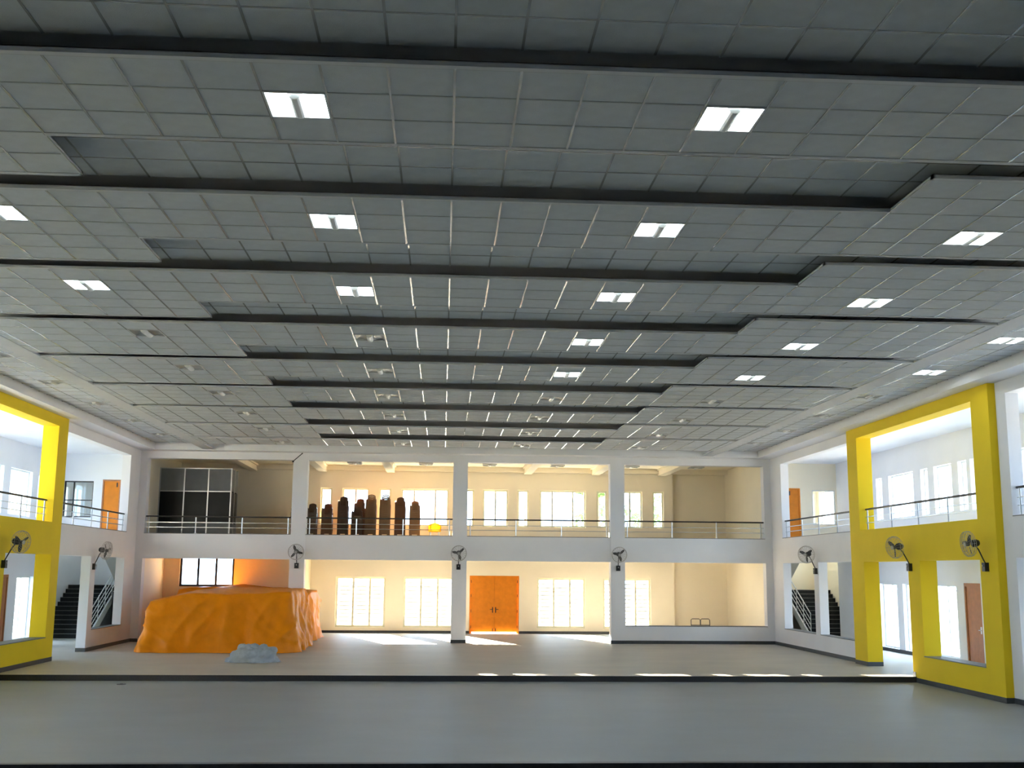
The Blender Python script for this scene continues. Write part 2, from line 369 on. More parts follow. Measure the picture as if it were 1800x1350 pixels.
# galleries: outer walls, floors, end walls, stairwells
def nth(k):
    w = ['first', 'second', 'third', 'fourth', 'fifth', 'sixth', 'seventh', 'eighth', 'ninth', 'tenth', 'eleventh', 'twelfth', 'thirteenth', 'fourteenth', 'fifteenth', 'sixteenth', 'seventeenth', 'eighteenth', 'nineteenth', 'twentieth']
    return w[k] if k < 20 else 'twenty-' + w[k - 20]
def big_smalls(c, mulled):
    """one six-metre window group: (centre, half width) big, small, medium, small"""
    return [(c, 1.03), (c - 1.9, 0.27), (c - 3.25, 0.62), (c - 4.6, 0.27)]
for s in (1, -1):
    side = 'right' if s > 0 else 'left'
    XO = XOR if s > 0 else XOL
    A = abs(XO)
    ups = []; grs = []
    c0 = 37.25 if s > 0 else 40.2
    for k in range(6):
        for c, hw in big_smalls(c0 - 6.15 * k, True):
            if 7.2 < c - hw and c + hw < 43.3: ups.append((c - hw, c + hw))
    ups.append((c0 + 1.9 - 0.27, c0 + 1.9 + 0.27))
    if s > 0:
        ups.append((39.98, 41.2)); grs = [(38.0, 39.5), (35.95, 37.5), (33.5, 35.25)]; drs = [(31.95, 33.0)]
        grs += [(28.6, 30.2), (26.2, 27.8), (22.6, 24.2), (19.6, 21.2), (16.2, 17.8), (12.6, 14.2), (9.2, 10.8)]
    else:
        grs = [(40.5, 42.1), (36.2, 37.8), (33.6, 35.2)]; drs = [(38.75, 39.75)]
        grs += [(29.6, 31.2), (26.2, 27.8), (22.6, 24.2), (19.6, 21.2), (16.2, 17.8), (12.6, 14.2), (9.2, 10.8)]
    zu0, zu1 = (4.55, 6.05) if s > 0 else (4.43, 6.05)
    holes = [(a, b, zu0, zu1) for a, b in ups] + [(a, b, 0.12, 2.33) for a, b in grs] + [(a, b, -0.05, 2.40) for a, b in drs]
    t = sorted((XO, XO + s * 0.25))
    struct(wall('wall_%s_outer' % side, 'X', 6.3, 43.5, t[0], t[1], ZL - 0.3, 7.6, holes, 'gallery'), 'outer gallery wall with daylight windows on the ' + side, 'wall')
    ups.sort(reverse=True); grs.sort(reverse=True)
    for wk, (a, b) in enumerate(ups):
        w = b - a
        mul = ((a + 0.5, b - 0.5) if w > 1.8 else ((a + b) / 2,) if w > 0.9 else ())
        window('X', a, b, zu0, zu1, XO + s * 0.17, -s, mul, fw=0.045, frame='whitemetal',
               label='%s %s window from the far end of the upper %s gallery' % (nth(wk), 'wide' if w > 1.8 else 'double' if w > 0.9 else 'narrow', side))
    for wk, (a, b) in enumerate(grs):
        window('X', a, b, 0.12, 2.33, XO + s * 0.17, -s, ((a + b) / 2,), bars=8, fw=0.05, frame='whitemetal',
               label='%s tall window from the far end of the ground floor %s gallery' % (nth(wk), side))
    for k, (a, b) in enumerate(drs):
        d = empty('door_%d' % (3 if s > 0 else 4), (XO + s * 0.06, a, 0.0)); struct(d, 'brown laminate door in the outer gallery wall on the ' + side, 'door')
        w = b - a
        MB().box(-0.05, 0.05, 0, 0.06, 0, 2.402).box(-0.05, 0.05, w - 0.06, w, 0, 2.402).box(-0.05, 0.05, 0.06, w - 0.06, 2.30, 2.402).build('frame', 'brown', d)
        MB().box(*sorted((s * 0.05, s * 0.09)), 0, 0.10, 0, 2.402).box(*sorted((s * 0.05, s * 0.09)), w - 0.10, w, 0, 2.402).box(*sorted((s * 0.05, s * 0.09)), 0.10, w - 0.10, 2.27, 2.402).box(*sorted((s * 0.05, s * 0.09)), 0.10, w - 0.10, 0.0, 0.03).build('door_stop', 'brown', d)
        lf = MB().box(-0.02, 0.02, 0.065, w - 0.065, 0.01, 2.315).build('leaf', 'brown', d)
        xx = -s * 0.05
        MB().tube([(-s * 0.02, 0.16, 1.05), (xx, 0.16, 1.05), (xx, 0.28, 1.05)], 0.011, 6).build('handle', 'steel', lf)
        MB().box(min(-s * 0.02, -s * 0.03), max(-s * 0.02, -s * 0.03), 0.12, 0.20, 0.95, 1.15).build('lock_plate', 'steel', lf)
    # floors, ceilings
    x0, x1 = sorted((s * (XG + 0.3), XO))
    struct(MB().box(x0, x1, 6.3, 43.5, 3.3, 3.86).build('gallery_floor_' + side, 'gallery'), 'upper gallery floor slab on the ' + side, 'floor')
    struct(MB().box(x0 if s < 0 else x0, x1, 6.3, 43.5, 6.98, 7.2).build('gallery_ceiling_' + side, 'gallery'), 'white gallery ceiling on the ' + side, 'ceiling')
    struct(wall('gallery_wall_%s_near' % side, 'Y', x0, x1, 6.0, 6.3, ZL - 0.2, 7.6, [], 'gallery'), 'near end wall of the gallery on the ' + side, 'wall')
    b0, b1 = sorted((XO, XO - s * 0.012))
    m = MB()
    cuts = sorted(drs); ya = YSTEP + 0.03
    for a, b in cuts: m.box(b0, b1, ya, a, 0, 0.12); ya = b
    m.box(b0, b1, ya, 43.5, 0, 0.12)
    struct(m.build('gallery_baseboard_' + side, 'skirting'), 'dark skirting of the gallery on the ' + side, 'baseboard')
    # upper end wall with door and inner window
    if s > 0: dx = (13.0, 13.52); wx = (14.0, 14.95)
    else: dx = (-13.68, -13.0); wx = (-15.12, -14.02)
    e0, e1 = sorted((s * (XG + 0.3), s * 15.95))
    hs = [(dx[0], dx[1], 3.86, 6.0), (wx[0], wx[1], 4.55, 5.93)]
    struct(wall('gallery_end_wall_%s' % side, 'Y', e0, e1, 43.5, 43.7, 3.3, 7.6, hs, 'cream' if s > 0 else 'gallery'), 'upper end wall of the gallery with a door on the ' + side, 'wall')
    # nib closing the gallery outer wall against the stairwell below
    n0, n1 = sorted((XO, s * 15.95))
    struct(MB().box(n0, n1, 43.5, 43.7, ZL - .3, 3.3).build('stairwell_nib_wall_%s' % side, 'gallery'), 'short wall nib beside the staircase on the ' + side, 'wall')
    w = window('Y', wx[0], wx[1], 4.55, 5.93, 43.6, -1, ((wx[0] + 0.35,) if s < 0 else ()), fw=0.045, frame='blackmetal' if s < 0 else 'whitemetal', rail=5.2 if s < 0 else None, do_portal=False,
               label='inner window beside the orange door at the end of the %s gallery' % side)
    d = empty('door_%d' % (5 if s > 0 else 6), (dx[0], 43.56, 3.86)); struct(d, 'orange door at the end of the upper gallery on the ' + side, 'door')
    w = dx[1] - dx[0]
    MB().box(0, 0.05, -0.05, 0.05, 0, 2.13).box(w - 0.05, w, -0.05, 0.05, 0, 2.13).box(0.05, w - 0.05, -0.05, 0.05, 2.08, 2.13).build('frame', 'brown' if s < 0 else 'orange', d)
    lf = MB().box(0.055, w - 0.055, -0.02, 0.02, 0.01, 2.075).build('leaf', 'orange', d)
    MB().box(w - 0.16 if s < 0 else 0.08, w - 0.12 if s < 0 else 0.12, -0.05, -0.02, 1.85, 2.02).build('closer', 'blackmetal', lf)
    # stairwell shell
    sx0, sx1 = sorted((s * 15.95, s * 16.2))
    slits = [(44.3, 45.6, 4.4, 6.2), (46.1, 46.5, 4.4, 5.9), (47.2, 47.55, 4.4, 5.9), (47.8, 48.2, 4.4, 5.9)] if s < 0 else [(44.2, 46.1, 4.3, 6.2), (46.4, 48.4, 4.3, 6.2)]  # the wide windows are added to brighten the stairwells
    struct(wall('stairwell_wall_%s' % side, 'X', 43.7, YB, sx0, sx1, ZL - 0.3, 7.6, slits, 'cream' if s > 0 else 'gallery'), 'outer wall of the stairwell on the ' + side, 'wall')
    for a, b, c, dd in slits:
        window('X', a, b, c, dd, s * 16.1, -s, (), fw=0.035, frame='whitemetal', label='%s window of the stairwell on the %s' % (nth(slits.index((a, b, c, dd))) + (' slit' if b - a < 1 else ' added wide'), side))
    struct(wall('stairwell_back_wall_%s' % side, 'Y', sx0 if s < 0 else 12.2, -11.92 if s < 0 else sx1, YB, YB + 0.25, ZL - 0.3, 7.6, [(12.5, 13.6, 3.1, 3.9)] if s > 0 else [], 'cream' if s > 0 else 'gallery'), 'back wall of the stairwell on the ' + side, 'wall')
    if s > 0: window('Y', 12.5, 13.6, 3.1, 3.9, YB + 0.12, -1, (13.05,), fw=0.05, frame='whitemetal', label='landing window in the back wall of the right stairwell')
    q0, q1 = sorted((s * 11.92, s * 12.2))
    struct(wall('back_room_wall_%s' % side, 'X', YF + 0.4, YB, q0, q1, ZL - 0.3, 7.6, [], 'cream'), 'cream side wall of the room behind the columns on the ' + side, 'wall')
    q0, q1 = sorted((s * 12.2, s * 16.2))
    struct(MB().box(q0, q1, 43.7, YB, 6.98, 7.2).build('stairwell_ceiling_' + side, 'gallery'), 'ceiling of the stairwell on the ' + side, 'ceiling')

# ------------------------------------------------------------------ far frame: beams, columns, low wall
bays = [(-11.7, -6.31), (-5.77, -0.27), (0.27, 5.73), (6.27, 11.7)]
hs = [(a, b, SILL + 0.02, 6.73) for a, b in bays] + [(a, b, -1, OPEN) for a, b in bays[:3]] + [(bays[3][0], bays[3][1], 0.64, OPEN)]
struct(wall('wall_far', 'Y', -12.28, 12.28, YF, YF + 0.4, -0.2, 7.5, hs, 'white'), 'white beams and low wall of the two storey frame at the far end', 'wall')
for k, cx in enumerate((-6.04, 0.0, 6.0)):
    c = MB().box(cx - 0.275, cx + 0.275, YF - 0.03, YF + 0.43, 0.12, 7.0).build('column', 'white')
    struct(c, ('first', 'second', 'third')[k] + ' white column from the left between the far bays', 'column')
    MB().box(cx - 0.285, cx + 0.285, YF - 0.04, YF + 0.44, 0.0, 0.12).build('skirting', 'skirting', c)
m = MB(); 
for a, b in bays: m.box(a, b, YF - 0.012, YF + 0.412, SILL, SILL + 0.02)
struct(m.build('trim_3', 'coping'), 'thin dark edge of the far upper gallery floor', 'trim')
struct(MB().box(bays[3][0], bays[3][1], YF - 0.012, YF + 0.412, 0.64, 0.662).build('trim_4', 'coping'), 'dark coping on the low white wall at far right', 'trim')
struct(MB().box(6.29, XG, YF - 0.012, YF, 0, 0.12).box(-XG, -11.7, YF - 0.012, YF, 0, 0.12).build('baseboard_far', 'skirting'), 'dark skirting under the far low white wall', 'baseboard')
# upper floor behind the frame
struct(MB().box(-11.92, 11.92, YF + 0.4, YB, 3.35, 3.86).build('upper_floor_far', 'upstone'), 'upper gallery floor slab behind the far columns', 'floor')
# upper ceiling of the back room with down-stand beams
ce = MB().box(-11.92, 11.92, YF + 0.4, YB, 7.15, 7.4).build('back_room_ceiling', 'cream'); struct(ce, 'cream ceiling of the upper room behind the columns', 'ceiling')
for bx_ in (-8.9, -5.9, -2.95, 0.05, 3.05, 6.05, 9.0):
    MB().box(bx_ - 0.17, bx_ + 0.17, YF + 0.4, YB, 6.86, 7.15).build('beam', 'cream', ce)
    MB().box(bx_ - 0.24, bx_ + 0.24, YF + 0.4, YB, 7.08, 7.15).build('moulding', 'cream', ce)
MB().box(-11.92, 11.92, YB - 0.22, YB, 6.93, 7.15).build('cornice', 'cream', ce)

# back wall of the far room
GW = [(-5.18, -3.05), (-2.28, -0.14), (3.48, 5.58), (6.36, 8.46)]
UP = [(-5.96, -5.47), (-5.03, -3.87), (-3.43, -2.92), (-2.47, -0.41), (0.22, 0.70), (1.09, 2.19), (2.61, 3.10), (3.59, 5.62), (6.10, 6.56), (7.05, 8.12), (8.59, 9.08)]
DOOR = (0.56, 2.70)
holes = [(a, b, 0.24, 2.37) for a, b in GW] + [(DOOR[0], DOOR[1], -1, 2.45)] + [(a, b, 4.55, 6.17) for a, b in UP]
struct(wall('back_room_wall_far', 'Y', -6.27, 9.5, YB, YB + 0.25, -0.3, 7.6, holes, 'cream'), 'cream back wall with windows and the orange double door', 'wall')
struct(wall('upper_wall_far', 'Y', -12.2, -6.27, YB, YB + 0.25, 3.35, 7.6, [], 'cream'), 'windowless cream upper back wall at left', 'wall')
struct(wall('recess_wall_far', 'Y', 9.3, 12.2, YB + 0.30, YB + 0.55, -0.3, 7.6, [], 'cream'), 'plain cream wall set back at the far right', 'wall')
struct(MB().box(9.25, 9.5, YB + 0.25, YB + 0.30, -0.3, 7.6).build('recess_return_wall', 'cream'), 'short return of the cream back wall at far right', 'wall')
struct(MB().box(9.5, 12.2, YB, YB + 0.95, 7.15, 7.4).box(9.5, 12.2, YB, YB + 0.95, 3.35, 3.86).build('recess_ceiling', 'cream'), 'ceiling over the set back wall at far right', 'ceiling')
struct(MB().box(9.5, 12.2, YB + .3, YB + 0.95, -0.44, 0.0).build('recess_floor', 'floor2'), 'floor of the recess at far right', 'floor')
struct(MB().box(11.92, 12.2, YB, YB + 0.95, -0.3, 7.6).build('recess_side_wall', 'cream'), 'side of the recess at far right', 'wall')
YL = 46.5
struct(wall('left_bay_wall', 'Y', -11.92, -6.27, YL, YL + 0.25, -0.3, 3.35, [(-11.28, -9.1, 1.94, 3.2)], 'peach'), 'peach wall with a barred window behind the orange covers', 'wall')
struct(MB().box(-6.5, -6.27, YL + 0.25, YB, -0.3, 3.35).build('left_bay_return_wall', 'peach'), 'return of the bounce-tinted wall beside the first back window', 'wall')
m = MB(); m.box(-6.27, DOOR[0] - 0.0, YB - 0.012, YB, 0, 0.11).box(DOOR[1], 9.5, YB - 0.012, YB, 0, 0.11)
struct(m.build('back_room_baseboard', 'skirting'), 'dark skirting along the cream back wall', 'baseboard')
ordn = ['first', 'second', 'third', 'fourth', 'fifth', 'sixth', 'seventh', 'eighth', 'ninth', 'tenth', 'eleventh']
for k, (a, b) in enumerate(GW):
    w = b - a
    window('Y', a, b, 0.24, 2.37, YB + 0.12, -1, (a + w * 0.35, a + w * 0.685), bars=11, fw=0.09, bar_h=0.028, label=ordn[k] + ' tall barred window from the left in the ground floor back wall')
for k, (a, b) in enumerate(UP):
    w = b - a
    mul = (a + w * 0.27, a + w * 0.72) if w > 1.8 else (a + w * 0.5,) if w > 0.9 else ()
    window('Y', a, b, 4.55, 6.17, YB + 0.12, -1, mul, fw=0.075, label=ordn[k] + ' window from the left in the upper back wall')
window('Y', -11.28, -9.1, 1.94, 3.2, YL + 0.1, -1, (-10.55, -9.83), fw=0.085, frame='blackmetal', bars=3, label='black framed window above the orange covers')

# double door
d = empty('door_1', (DOOR[0], YB + 0.06, 0)); struct(d, 'orange double door in the cream back wall', 'door')
W = DOOR[1] - DOOR[0]
MB().box(0, 0.06, -0.06, 0.06, 0, 2.452).box(W - 0.06, W, -0.06, 0.06, 0, 2.452).box(0.06, W - 0.06, -0.06, 0.06, 2.37, 2.452).build('frame', 'orange', d)
MB().box(0.0, 0.10, 0.06, 0.10, 0, 2.452).box(W - 0.10, W, 0.06, 0.10, 0, 2.452).box(0.10, W - 0.10, 0.06, 0.10, 2.33, 2.452).box(W / 2 - 0.05, W / 2 + 0.05, 0.026, 0.05, 0.07, 2.37).build('door_stop', 'orange', d)
for k in (0, 1):
    x0 = 0.065 + k * (W / 2 - 0.065 + 0.003); x1 = x0 + W / 2 - 0.071
    lf = MB().box(x0, x1, -0.025, 0.025, 0.07, 2.375).build('leaf', 'orange', d)
    hx = (x1 - 0.06) if k == 0 else (x0 + 0.06)
    MB().tube([(hx, -0.025, 1.02), (hx, -0.07, 1.02), (hx + (-0.12 if k == 0 else 0.12), -0.07, 1.02)], 0.012, 6).build('handle', 'blackmetal', lf)
    MB().box(hx - 0.02, hx + 0.02, -0.035, -0.025, 0.88, 1.12).build('lock_plate', 'blackmetal', lf)
    ex = x0 if k == 0 else x1
    for hz in (0.28, 0.95, 1.6, 2.2): MB().tube([(ex, -0.035, hz - 0.06), (ex, -0.035, hz + 0.06)], 0.015, 6).build('hinge', 'blackmetal', lf)
    MB().box(hx - 0.015, hx + 0.015, -0.045, -0.025, 0.10, 0.22).build('bolt', 'blackmetal', lf)

# ------------------------------------------------------------------ main ceiling
struct(MB().box(-XG - 0.3, XG + 0.3, YBK - 0.3, YF + 0.4, ZR + 0.09, ZR + 0.3).build('ceiling', 'tray'), 'upper ceiling board above the hanging trays', 'ceiling')
ceil_obj = D.objects['ceiling']
# bulkheads
struct(MB().box(-XG, -11.36, YBK, YF, 7.0, ZR + 0.10).build('bulkhead_trim_left', 'white'), 'white bulkhead under the ceiling along the left wall', 'trim')
struct(MB().box(11.36, XG, YBK, YF, 7.0, ZR + 0.10).build('bulkhead_trim_right', 'white'), 'white bulkhead under the ceiling along the right wall', 'trim')
struct(MB().box(-11.36, 11.36, 41.75, YF, 7.0, ZR + 0.10).build('bulkhead_trim_far', 'white'), 'white bulkhead under the ceiling at the far end', 'trim')
TS = 0.576
tile_me = MB().box(-TS / 2, TS / 2, -TS / 2, TS / 2, 0, 0.014).mesh('ceiling_tile', 'tile')
LAMPX = [-10.5, -6.3, -2.1, 2.1, 6.3, 10.5]
def grid_y(n, k): return Y0 + PER * n + 0.6 * k      # centre of tile row k, row 0 holds the lamp
# upper ceiling tiles visible in the gaps between trays
up_field = MB(); bars_up = MB()
def put_tile(parent, field, x, y, z, single):
    if single: link('tile', tile_me, parent, (x, y, z))
    else: field.box(x - TS / 2, x + TS / 2, y - TS / 2, y + TS / 2, z, z + 0.014)
for n in range(-4, 10):
    ya = Y0 + PER * n
    for k in range(2, 5):                            # rows between tray n and tray n+1
        y = ya + 0.6 * k
        if y > 41.6 or y < YBK + 0.4: continue
        for i in range(-16, 16):
            x = 0.3 + 0.6 * i
            vis = (-1 <= n <= 3 and abs(x) < 4.9) or (n == -1 and k > 2)
            if n == -1 and k == 2: vis = False
            put_tile(ceil_obj, up_field, x, y, ZR, vis)
        bars_up.box(-9.6, 9.6, y - 0.3 - 0.012, y - 0.3 + 0.012, ZR - 0.004, ZR + 0.012)
    for i in range(-16, 17):
        bars_up.box(0.6 * i - 0.012, 0.6 * i + 0.012, ya + 0.9, ya + 2.7, ZR - 0.004, ZR + 0.012)
# perimeter strips at the upper level
for s in (1, -1):
    for r in range(-23, 53):
        y = Y0 + 0.6 * r
        if y > 41.4 or y < YBK + 0.3: continue
        for i in range(3):
            x = s * (9.9 + 0.6 * i)
            w = TS / 2 if i < 2 else 0.25
            if any(abs(y - (Y0 + PER * n)) < 0.1 for n in range(9)) and i == 1: continue
            xx = x if i < 2 else s * 11.08
            up_field.box(xx - w, xx + w, y - TS / 2, y + TS / 2, ZR, ZR + 0.014)
        bars_up.box(min(s * 9.6, s * 11.36), max(s * 9.6, s * 11.36), y - 0.312, y - 0.288, ZR - 0.004, ZR + 0.012)
    for i in range(4):
        x = s * (9.6 + 0.6 * i)
        if abs(x) < 11.3: bars_up.box(x - 0.012, x + 0.012, YBK, 41.7, ZR - 0.004, ZR + 0.012)
o = up_field.build('tile_field', 'tile', ceil_obj); o['kind'] = 'stuff'
bars_up.build('grid_bars', 'tbar', ceil_obj)

# hanging trays
def tray_poly(n):
    y = Y0 + PER * n; f, r = y - 0.97, y + 0.97
    return [(-9.2, f), (4.8, f), (4.8, f - 1.2), (9.2, f - 1.2), (9.2, r), (-4.8, r), (-4.8, r + 1.2), (-9.2, r + 1.2)]
names = ['nearest', 'second', 'third', 'fourth', 'fifth', 'sixth', 'seventh', 'eighth', 'ninth and farthest']
for n in range(-3, 9):
    y = Y0 + PER * n; f, r = y - 0.97, y + 0.97
    last = (n == 8)
    t = empty('hanging_ceiling', (0, y, ZC)); struct(t, (names[n] + ' hanging ceiling tray from the camera') if n >= 0 else 'hanging ceiling tray overhead behind the camera', 'ceiling tray')
    poly = [(px, py - y) for px, py in tray_poly(n)]
    if last: poly = [(-9.2, -0.97), (4.8, -0.97), (4.8, -2.17), (9.2, -2.17), (9.2, 1.0), (-9.2, 1.0)]
    MB().prism(poly, 0.042, 0.052).build('top_board', 'tray', t)
    m = MB(); e = 0.07
    def edge(x0, x1, y0, y1): m.box(min(x0, x1), max(x0, x1), min(y0, y1), max(y0, y1), 0.0, 0.052)
    edge(-9.2, 4.8, -0.97, -0.97 + e); edge(4.8 - e * 0, 9.2, -2.17, -2.17 + e); edge(4.8, 4.8 + 0.02, -2.17, -0.97)
    if not last:
        edge(-4.8, 9.2, 0.97 - e, 0.97); edge(-9.2, -4.8, 2.17 - e, 2.17); edge(-4.8 - 0.02, -4.8, 0.97, 2.17)
    m.build('edge_trim', 'tray', t)
    single = 0 <= n <= 4
    field = MB(); bars = MB(); cross = MB()
    for k in range(-3, 4):
        for i in range(-16, 16):
            x = 0.3 + 0.6 * i
            if abs(k) > 1:
                if k < 0 and x < 4.8: continue
                if k > 0 and (x > -4.8 or last): continue
            if k in (-3, 3): hw = True
            yy = 0.6 * k
            if k == 0 and any(abs(x - lx) < 0.05 for lx in LAMPX): continue
            if abs(x) > 9.2:                                     # cut tile at the end of the tray
                xs = math.copysign(9.1, x)
                field.box(xs - 0.09, xs + 0.09, yy - TS / 2, yy + TS / 2, 0.006, 0.02); continue
            put_tile(t, field, x, yy, 0.006, single)
    for k in range(-4, 4):
        yy = 0.6 * k + 0.3
        x0, x1 = (-9.2, 9.2)
        if yy < -0.95: x0 = 4.8
        if yy > 0.95: x1 = -4.8
        if yy < -2.1 or yy > 2.1 or (last and yy > 0.95): continue
        cross.box(x0, x1, yy - 0.012, yy + 0.012, 0.0015, 0.012)
    for i in range(-15, 16):
        x = 0.6 * i
        y0_, y1_ = -0.93, 0.93
        if x > 4.7: y0_ = -2.12
        if x < -4.7 and not last: y1_ = 2.12
        bars.box(x - 0.012, x + 0.012, y0_, y1_, 0.001, 0.012)
    if field.f:
        fo = field.build('tile_field' if not single else 'end_tiles', 'tile', t); fo['kind'] = 'stuff'
    bars.build('grid_bars', 'tbar', t); cross.build('cross_bars', 'crossbar', t)
for s in (1, -1):
    x0, x1 = sorted((s * 9.2, s * 9.6))
    struct(MB().box(x0, x1, YBK, 41.75, ZC, ZC + 0.052).build('tray_border_trim_' + ('right' if s > 0 else 'left'), 'tray'), 'plain border strip closing the ceiling trays on the ' + ('right' if s > 0 else 'left'), 'trim')

# ceiling lights
def lamp_parts(on):
    R = {}
    m = MB(); a = 0.297
    m.box(-a, a, -a, -a + 0.02, -0.004, 0.034).box(-a, a, a - 0.02, a, -0.004, 0.034).box(-a, -a + 0.02, -a + 0.02, a - 0.02, -0.004, 0.034).box(a - 0.02, a, -a + 0.02, a - 0.02, -0.004, 0.034)
    m.box(-a, a, -a, a, 0.038, 0.041)
    R['frame'] = m.mesh('lamp_frame', 'lampframe')
    for s, nm in ((-1, 'panel'), (1, 'panel')):
        m = MB(); nseg = 6; v0 = []
        for i in range(nseg + 1):
            t = i / nseg
            x = s * (0.074 + t * (0.275 - 0.074)); z = 0.006 + 0.026 * math.sin(PI * (0.12 + 0.80 * (1 - t)))
            v0.append((x, z))
        b = len(m.v)
        for x, z in v0: m.v += [(x, -0.275, z), (x, 0.275, z), (x, -0.275, z + 0.004), (x, 0.275, z + 0.004)]
        for i in range(nseg):
            p = b + 4 * i; q = p + 4
            m.f += [(p, q, q + 1, p + 1), (p + 2, p + 3, q + 3, q + 2), (p, p + 2, q + 2, q), (p + 1, q + 1, q + 3, p + 3)]
        m.f += [(b, b + 1, b + 3, b + 2), (b + 4 * nseg, b + 4 * nseg + 2, b + 4 * nseg + 3, b + 4 * nseg + 1)]
        R['panel%d' % s] = m.mesh('lamp_panel', 'lamp_on' if on else 'lamp_off', smooth=False)
    m = MB(); b = 0; ns = 8; pr = []
    for i in range(ns + 1):
        an = PI + PI * i / ns; pr.append((0.062 * math.cos(an), 0.004 + 0.048 * math.sin(an)))
    for x, z in pr: m.v += [(x, -0.24, z), (x, 0.20, z)]
    for i in range(ns): m.f.append((2 * i, 2 * i + 2, 2 * i + 3, 2 * i + 1))
    m.f.append((0, 1, 2 * ns + 1, 2 * ns))
    R['basket'] = m.mesh('lamp_basket', 'basket')
    for y_ in (-0.25,):
        m = MB()
        pts = [(0.062 * math.cos(PI + PI * i / 8), 0.006 + 0.052 * math.sin(PI + PI * i / 8)) for i in range(9)]
        b = len(m.v); m.v += [(x, y_, z) for x, z in pts] + [(x, y_ + 0.01, z) for x, z in pts]
        m.f.append(tuple(b + i for i in range(9))); m.f.append(tuple(b + 9 + i for i in reversed(range(9))))
        for i in range(9): j = (i + 1) % 9; m.f.append((b + i, b + j, b + 9 + j, b + 9 + i))
    R['cap'] = m.mesh('lamp_basket_cap', 'whitemetal')
    return R
LP = {True: lamp_parts(True), False: lamp_parts(False)}
def ceiling_light(x, y, z, on, label):
    t = empty('ceiling_light', (x, y, z)); R = LP[on]
    tag(t, label, 'ceiling light', 'recessed ceiling lights')
    link('frame', R['frame'], t); link('panel', R['panel-1'], t); link('panel', R['panel1'], t)
    b = link('basket', R['basket'], t); link('end_cap', R['cap'], b); link('end_cap', R['cap'], b, (0, 0.45, 0))
LIT = {(1, 0), (1, 1), (1, 2), (2, 0), (2, 1), (2, 2), (3, 0), (3, 1), (3, 2), (3, 3), (3, 4), (4, 0), (4, 1), (4, 2), (4, 3), (4, 4), (5, 3), (5, 4)}
colname = ['left edge column', 'outer left column', 'inner left column', 'inner right column', 'outer right column', 'right edge column']
for c, x in enumerate(LAMPX):
    for n in range(9):
        if c in (0, 5) and n < 3: continue
        if c in (1, 4) and n == 0: continue
        on = (c, n) in LIT
        ceiling_light(x, Y0 + PER * n, ZR if c in (0, 5) else ZC, on,
                      '%s square ceiling light, %s row from the camera, %s' % ('lit' if on else 'unlit', ordn[n], colname[c]))
for k, (x, y) in enumerate(((-4.4, 47.2), (-1.4, 47.2), (1.3, 47.2), (1.9, 45.2), (4.2, 47.2), (5.0, 45.2), (7.4, 47.2), (10.2, 47.2), (9.9, 45.0))):
    ceiling_light(x, y, 7.085, False, ordn[k] + ' unlit light from the left on the upper room ceiling behind the columns')

# ------------------------------------------------------------------ railings
def railing(p0, p1, z, label, nspan):
    """steel railing between two points on the gallery edge"""
    p0, p1 = Vector((*p0, z)), Vector((*p1, z)); L = (p1 - p0).length; d = (p1 - p0).normalized()
    root = empty('railing', p0, math.atan2(d.y, d.x)); tag(root, label, 'railing', 'gallery railings')
    MB().tube([(0, 0, 0.62), (L, 0, 0.62)], 0.028, 8).build('top_rail', 'darkrail', root)
    for zz in (0.22, 0.40): MB().tube([(0, 0, zz), (L, 0, zz)], 0.013, 6).build('rail', 'steel', root)
    pm = MB().tube([(0, 0, 0), (0, 0, 0.6)], 0.022, 8).box(-0.05, 0.05, -0.05, 0.05, 0, 0.012).mesh('railing_post', 'steel')
    for i in range(nspan + 1):
        link('post', pm, root, (0.12 + (L - 0.24) * i / nspan, 0, 0))
ZRAIL = SILL + 0.02
for k, (a, b) in enumerate(bays):
    railing((a + 0.005, YF + 0.15), (b - 0.005, YF + 0.15), ZRAIL, 'steel railing of the far upper gallery, %s bay from the left' % ordn[k], 3)
for s in (1, -1):
    side = 'right' if s > 0 else 'left'
    railing((s * (XG + 0.12), 33.57), (s * (XG + 0.12), 40.98), ZRAIL, 'steel railing of the %s gallery between yellow portal and far corner' % side, 4)
    railing((s * (XY + 0.2), 25.37), (s * (XY + 0.2), 32.73), SILL, 'steel railing inside the upper opening of the yellow portal on the ' + side, 4)
    railing((s * (XG + 0.12), 15.67), (s * (XG + 0.12), 24.03), ZRAIL, 'steel railing of the %s gallery nearer than the yellow portal' % side, 5)

# ------------------------------------------------------------------ wall fans
def ring(m, rad, z, r, n=28, k=4):
    m.tube([(rad * math.cos(2 * PI * i / n), rad * math.sin(2 * PI * i / n), z) for i in range(n)], r, k, closed=True)
FR = 0.29
gm = MB()                                            # local frame: axis +z is the blowing direction
for z, rad in ((0.0, FR), (0.05, FR * 0.97), (-0.05, FR * 0.97)): ring(gm, rad, z, 0.006)
for rad in (0.07, 0.12, 0.17, 0.22, 0.26): ring(gm, rad, 0.085 - 0.03 * (rad / FR) ** 2, 0.0028, 24, 3)
for i in range(20):
    a = 2 * PI * i / 20; c, s_ = math.cos(a), math.sin(a)
    gm.tube([(0.05 * c, 0.05 * s_, 0.088), (0.18 * c, 0.18 * s_, 0.075), (0.27 * c, 0.27 * s_, 0.052), (FR * c, FR * s_, 0.0)], 0.0028, 3)
    gm.tube([(FR * c, FR * s_, 0.0), (0.27 * c, 0.27 * s_, -0.05), (0.10 * c, 0.10 * s_, -0.09)], 0.0028, 3)
FAN_GUARD = gm.mesh('fan_guard', 'fanwire')
bm_ = MB(); nb = 7
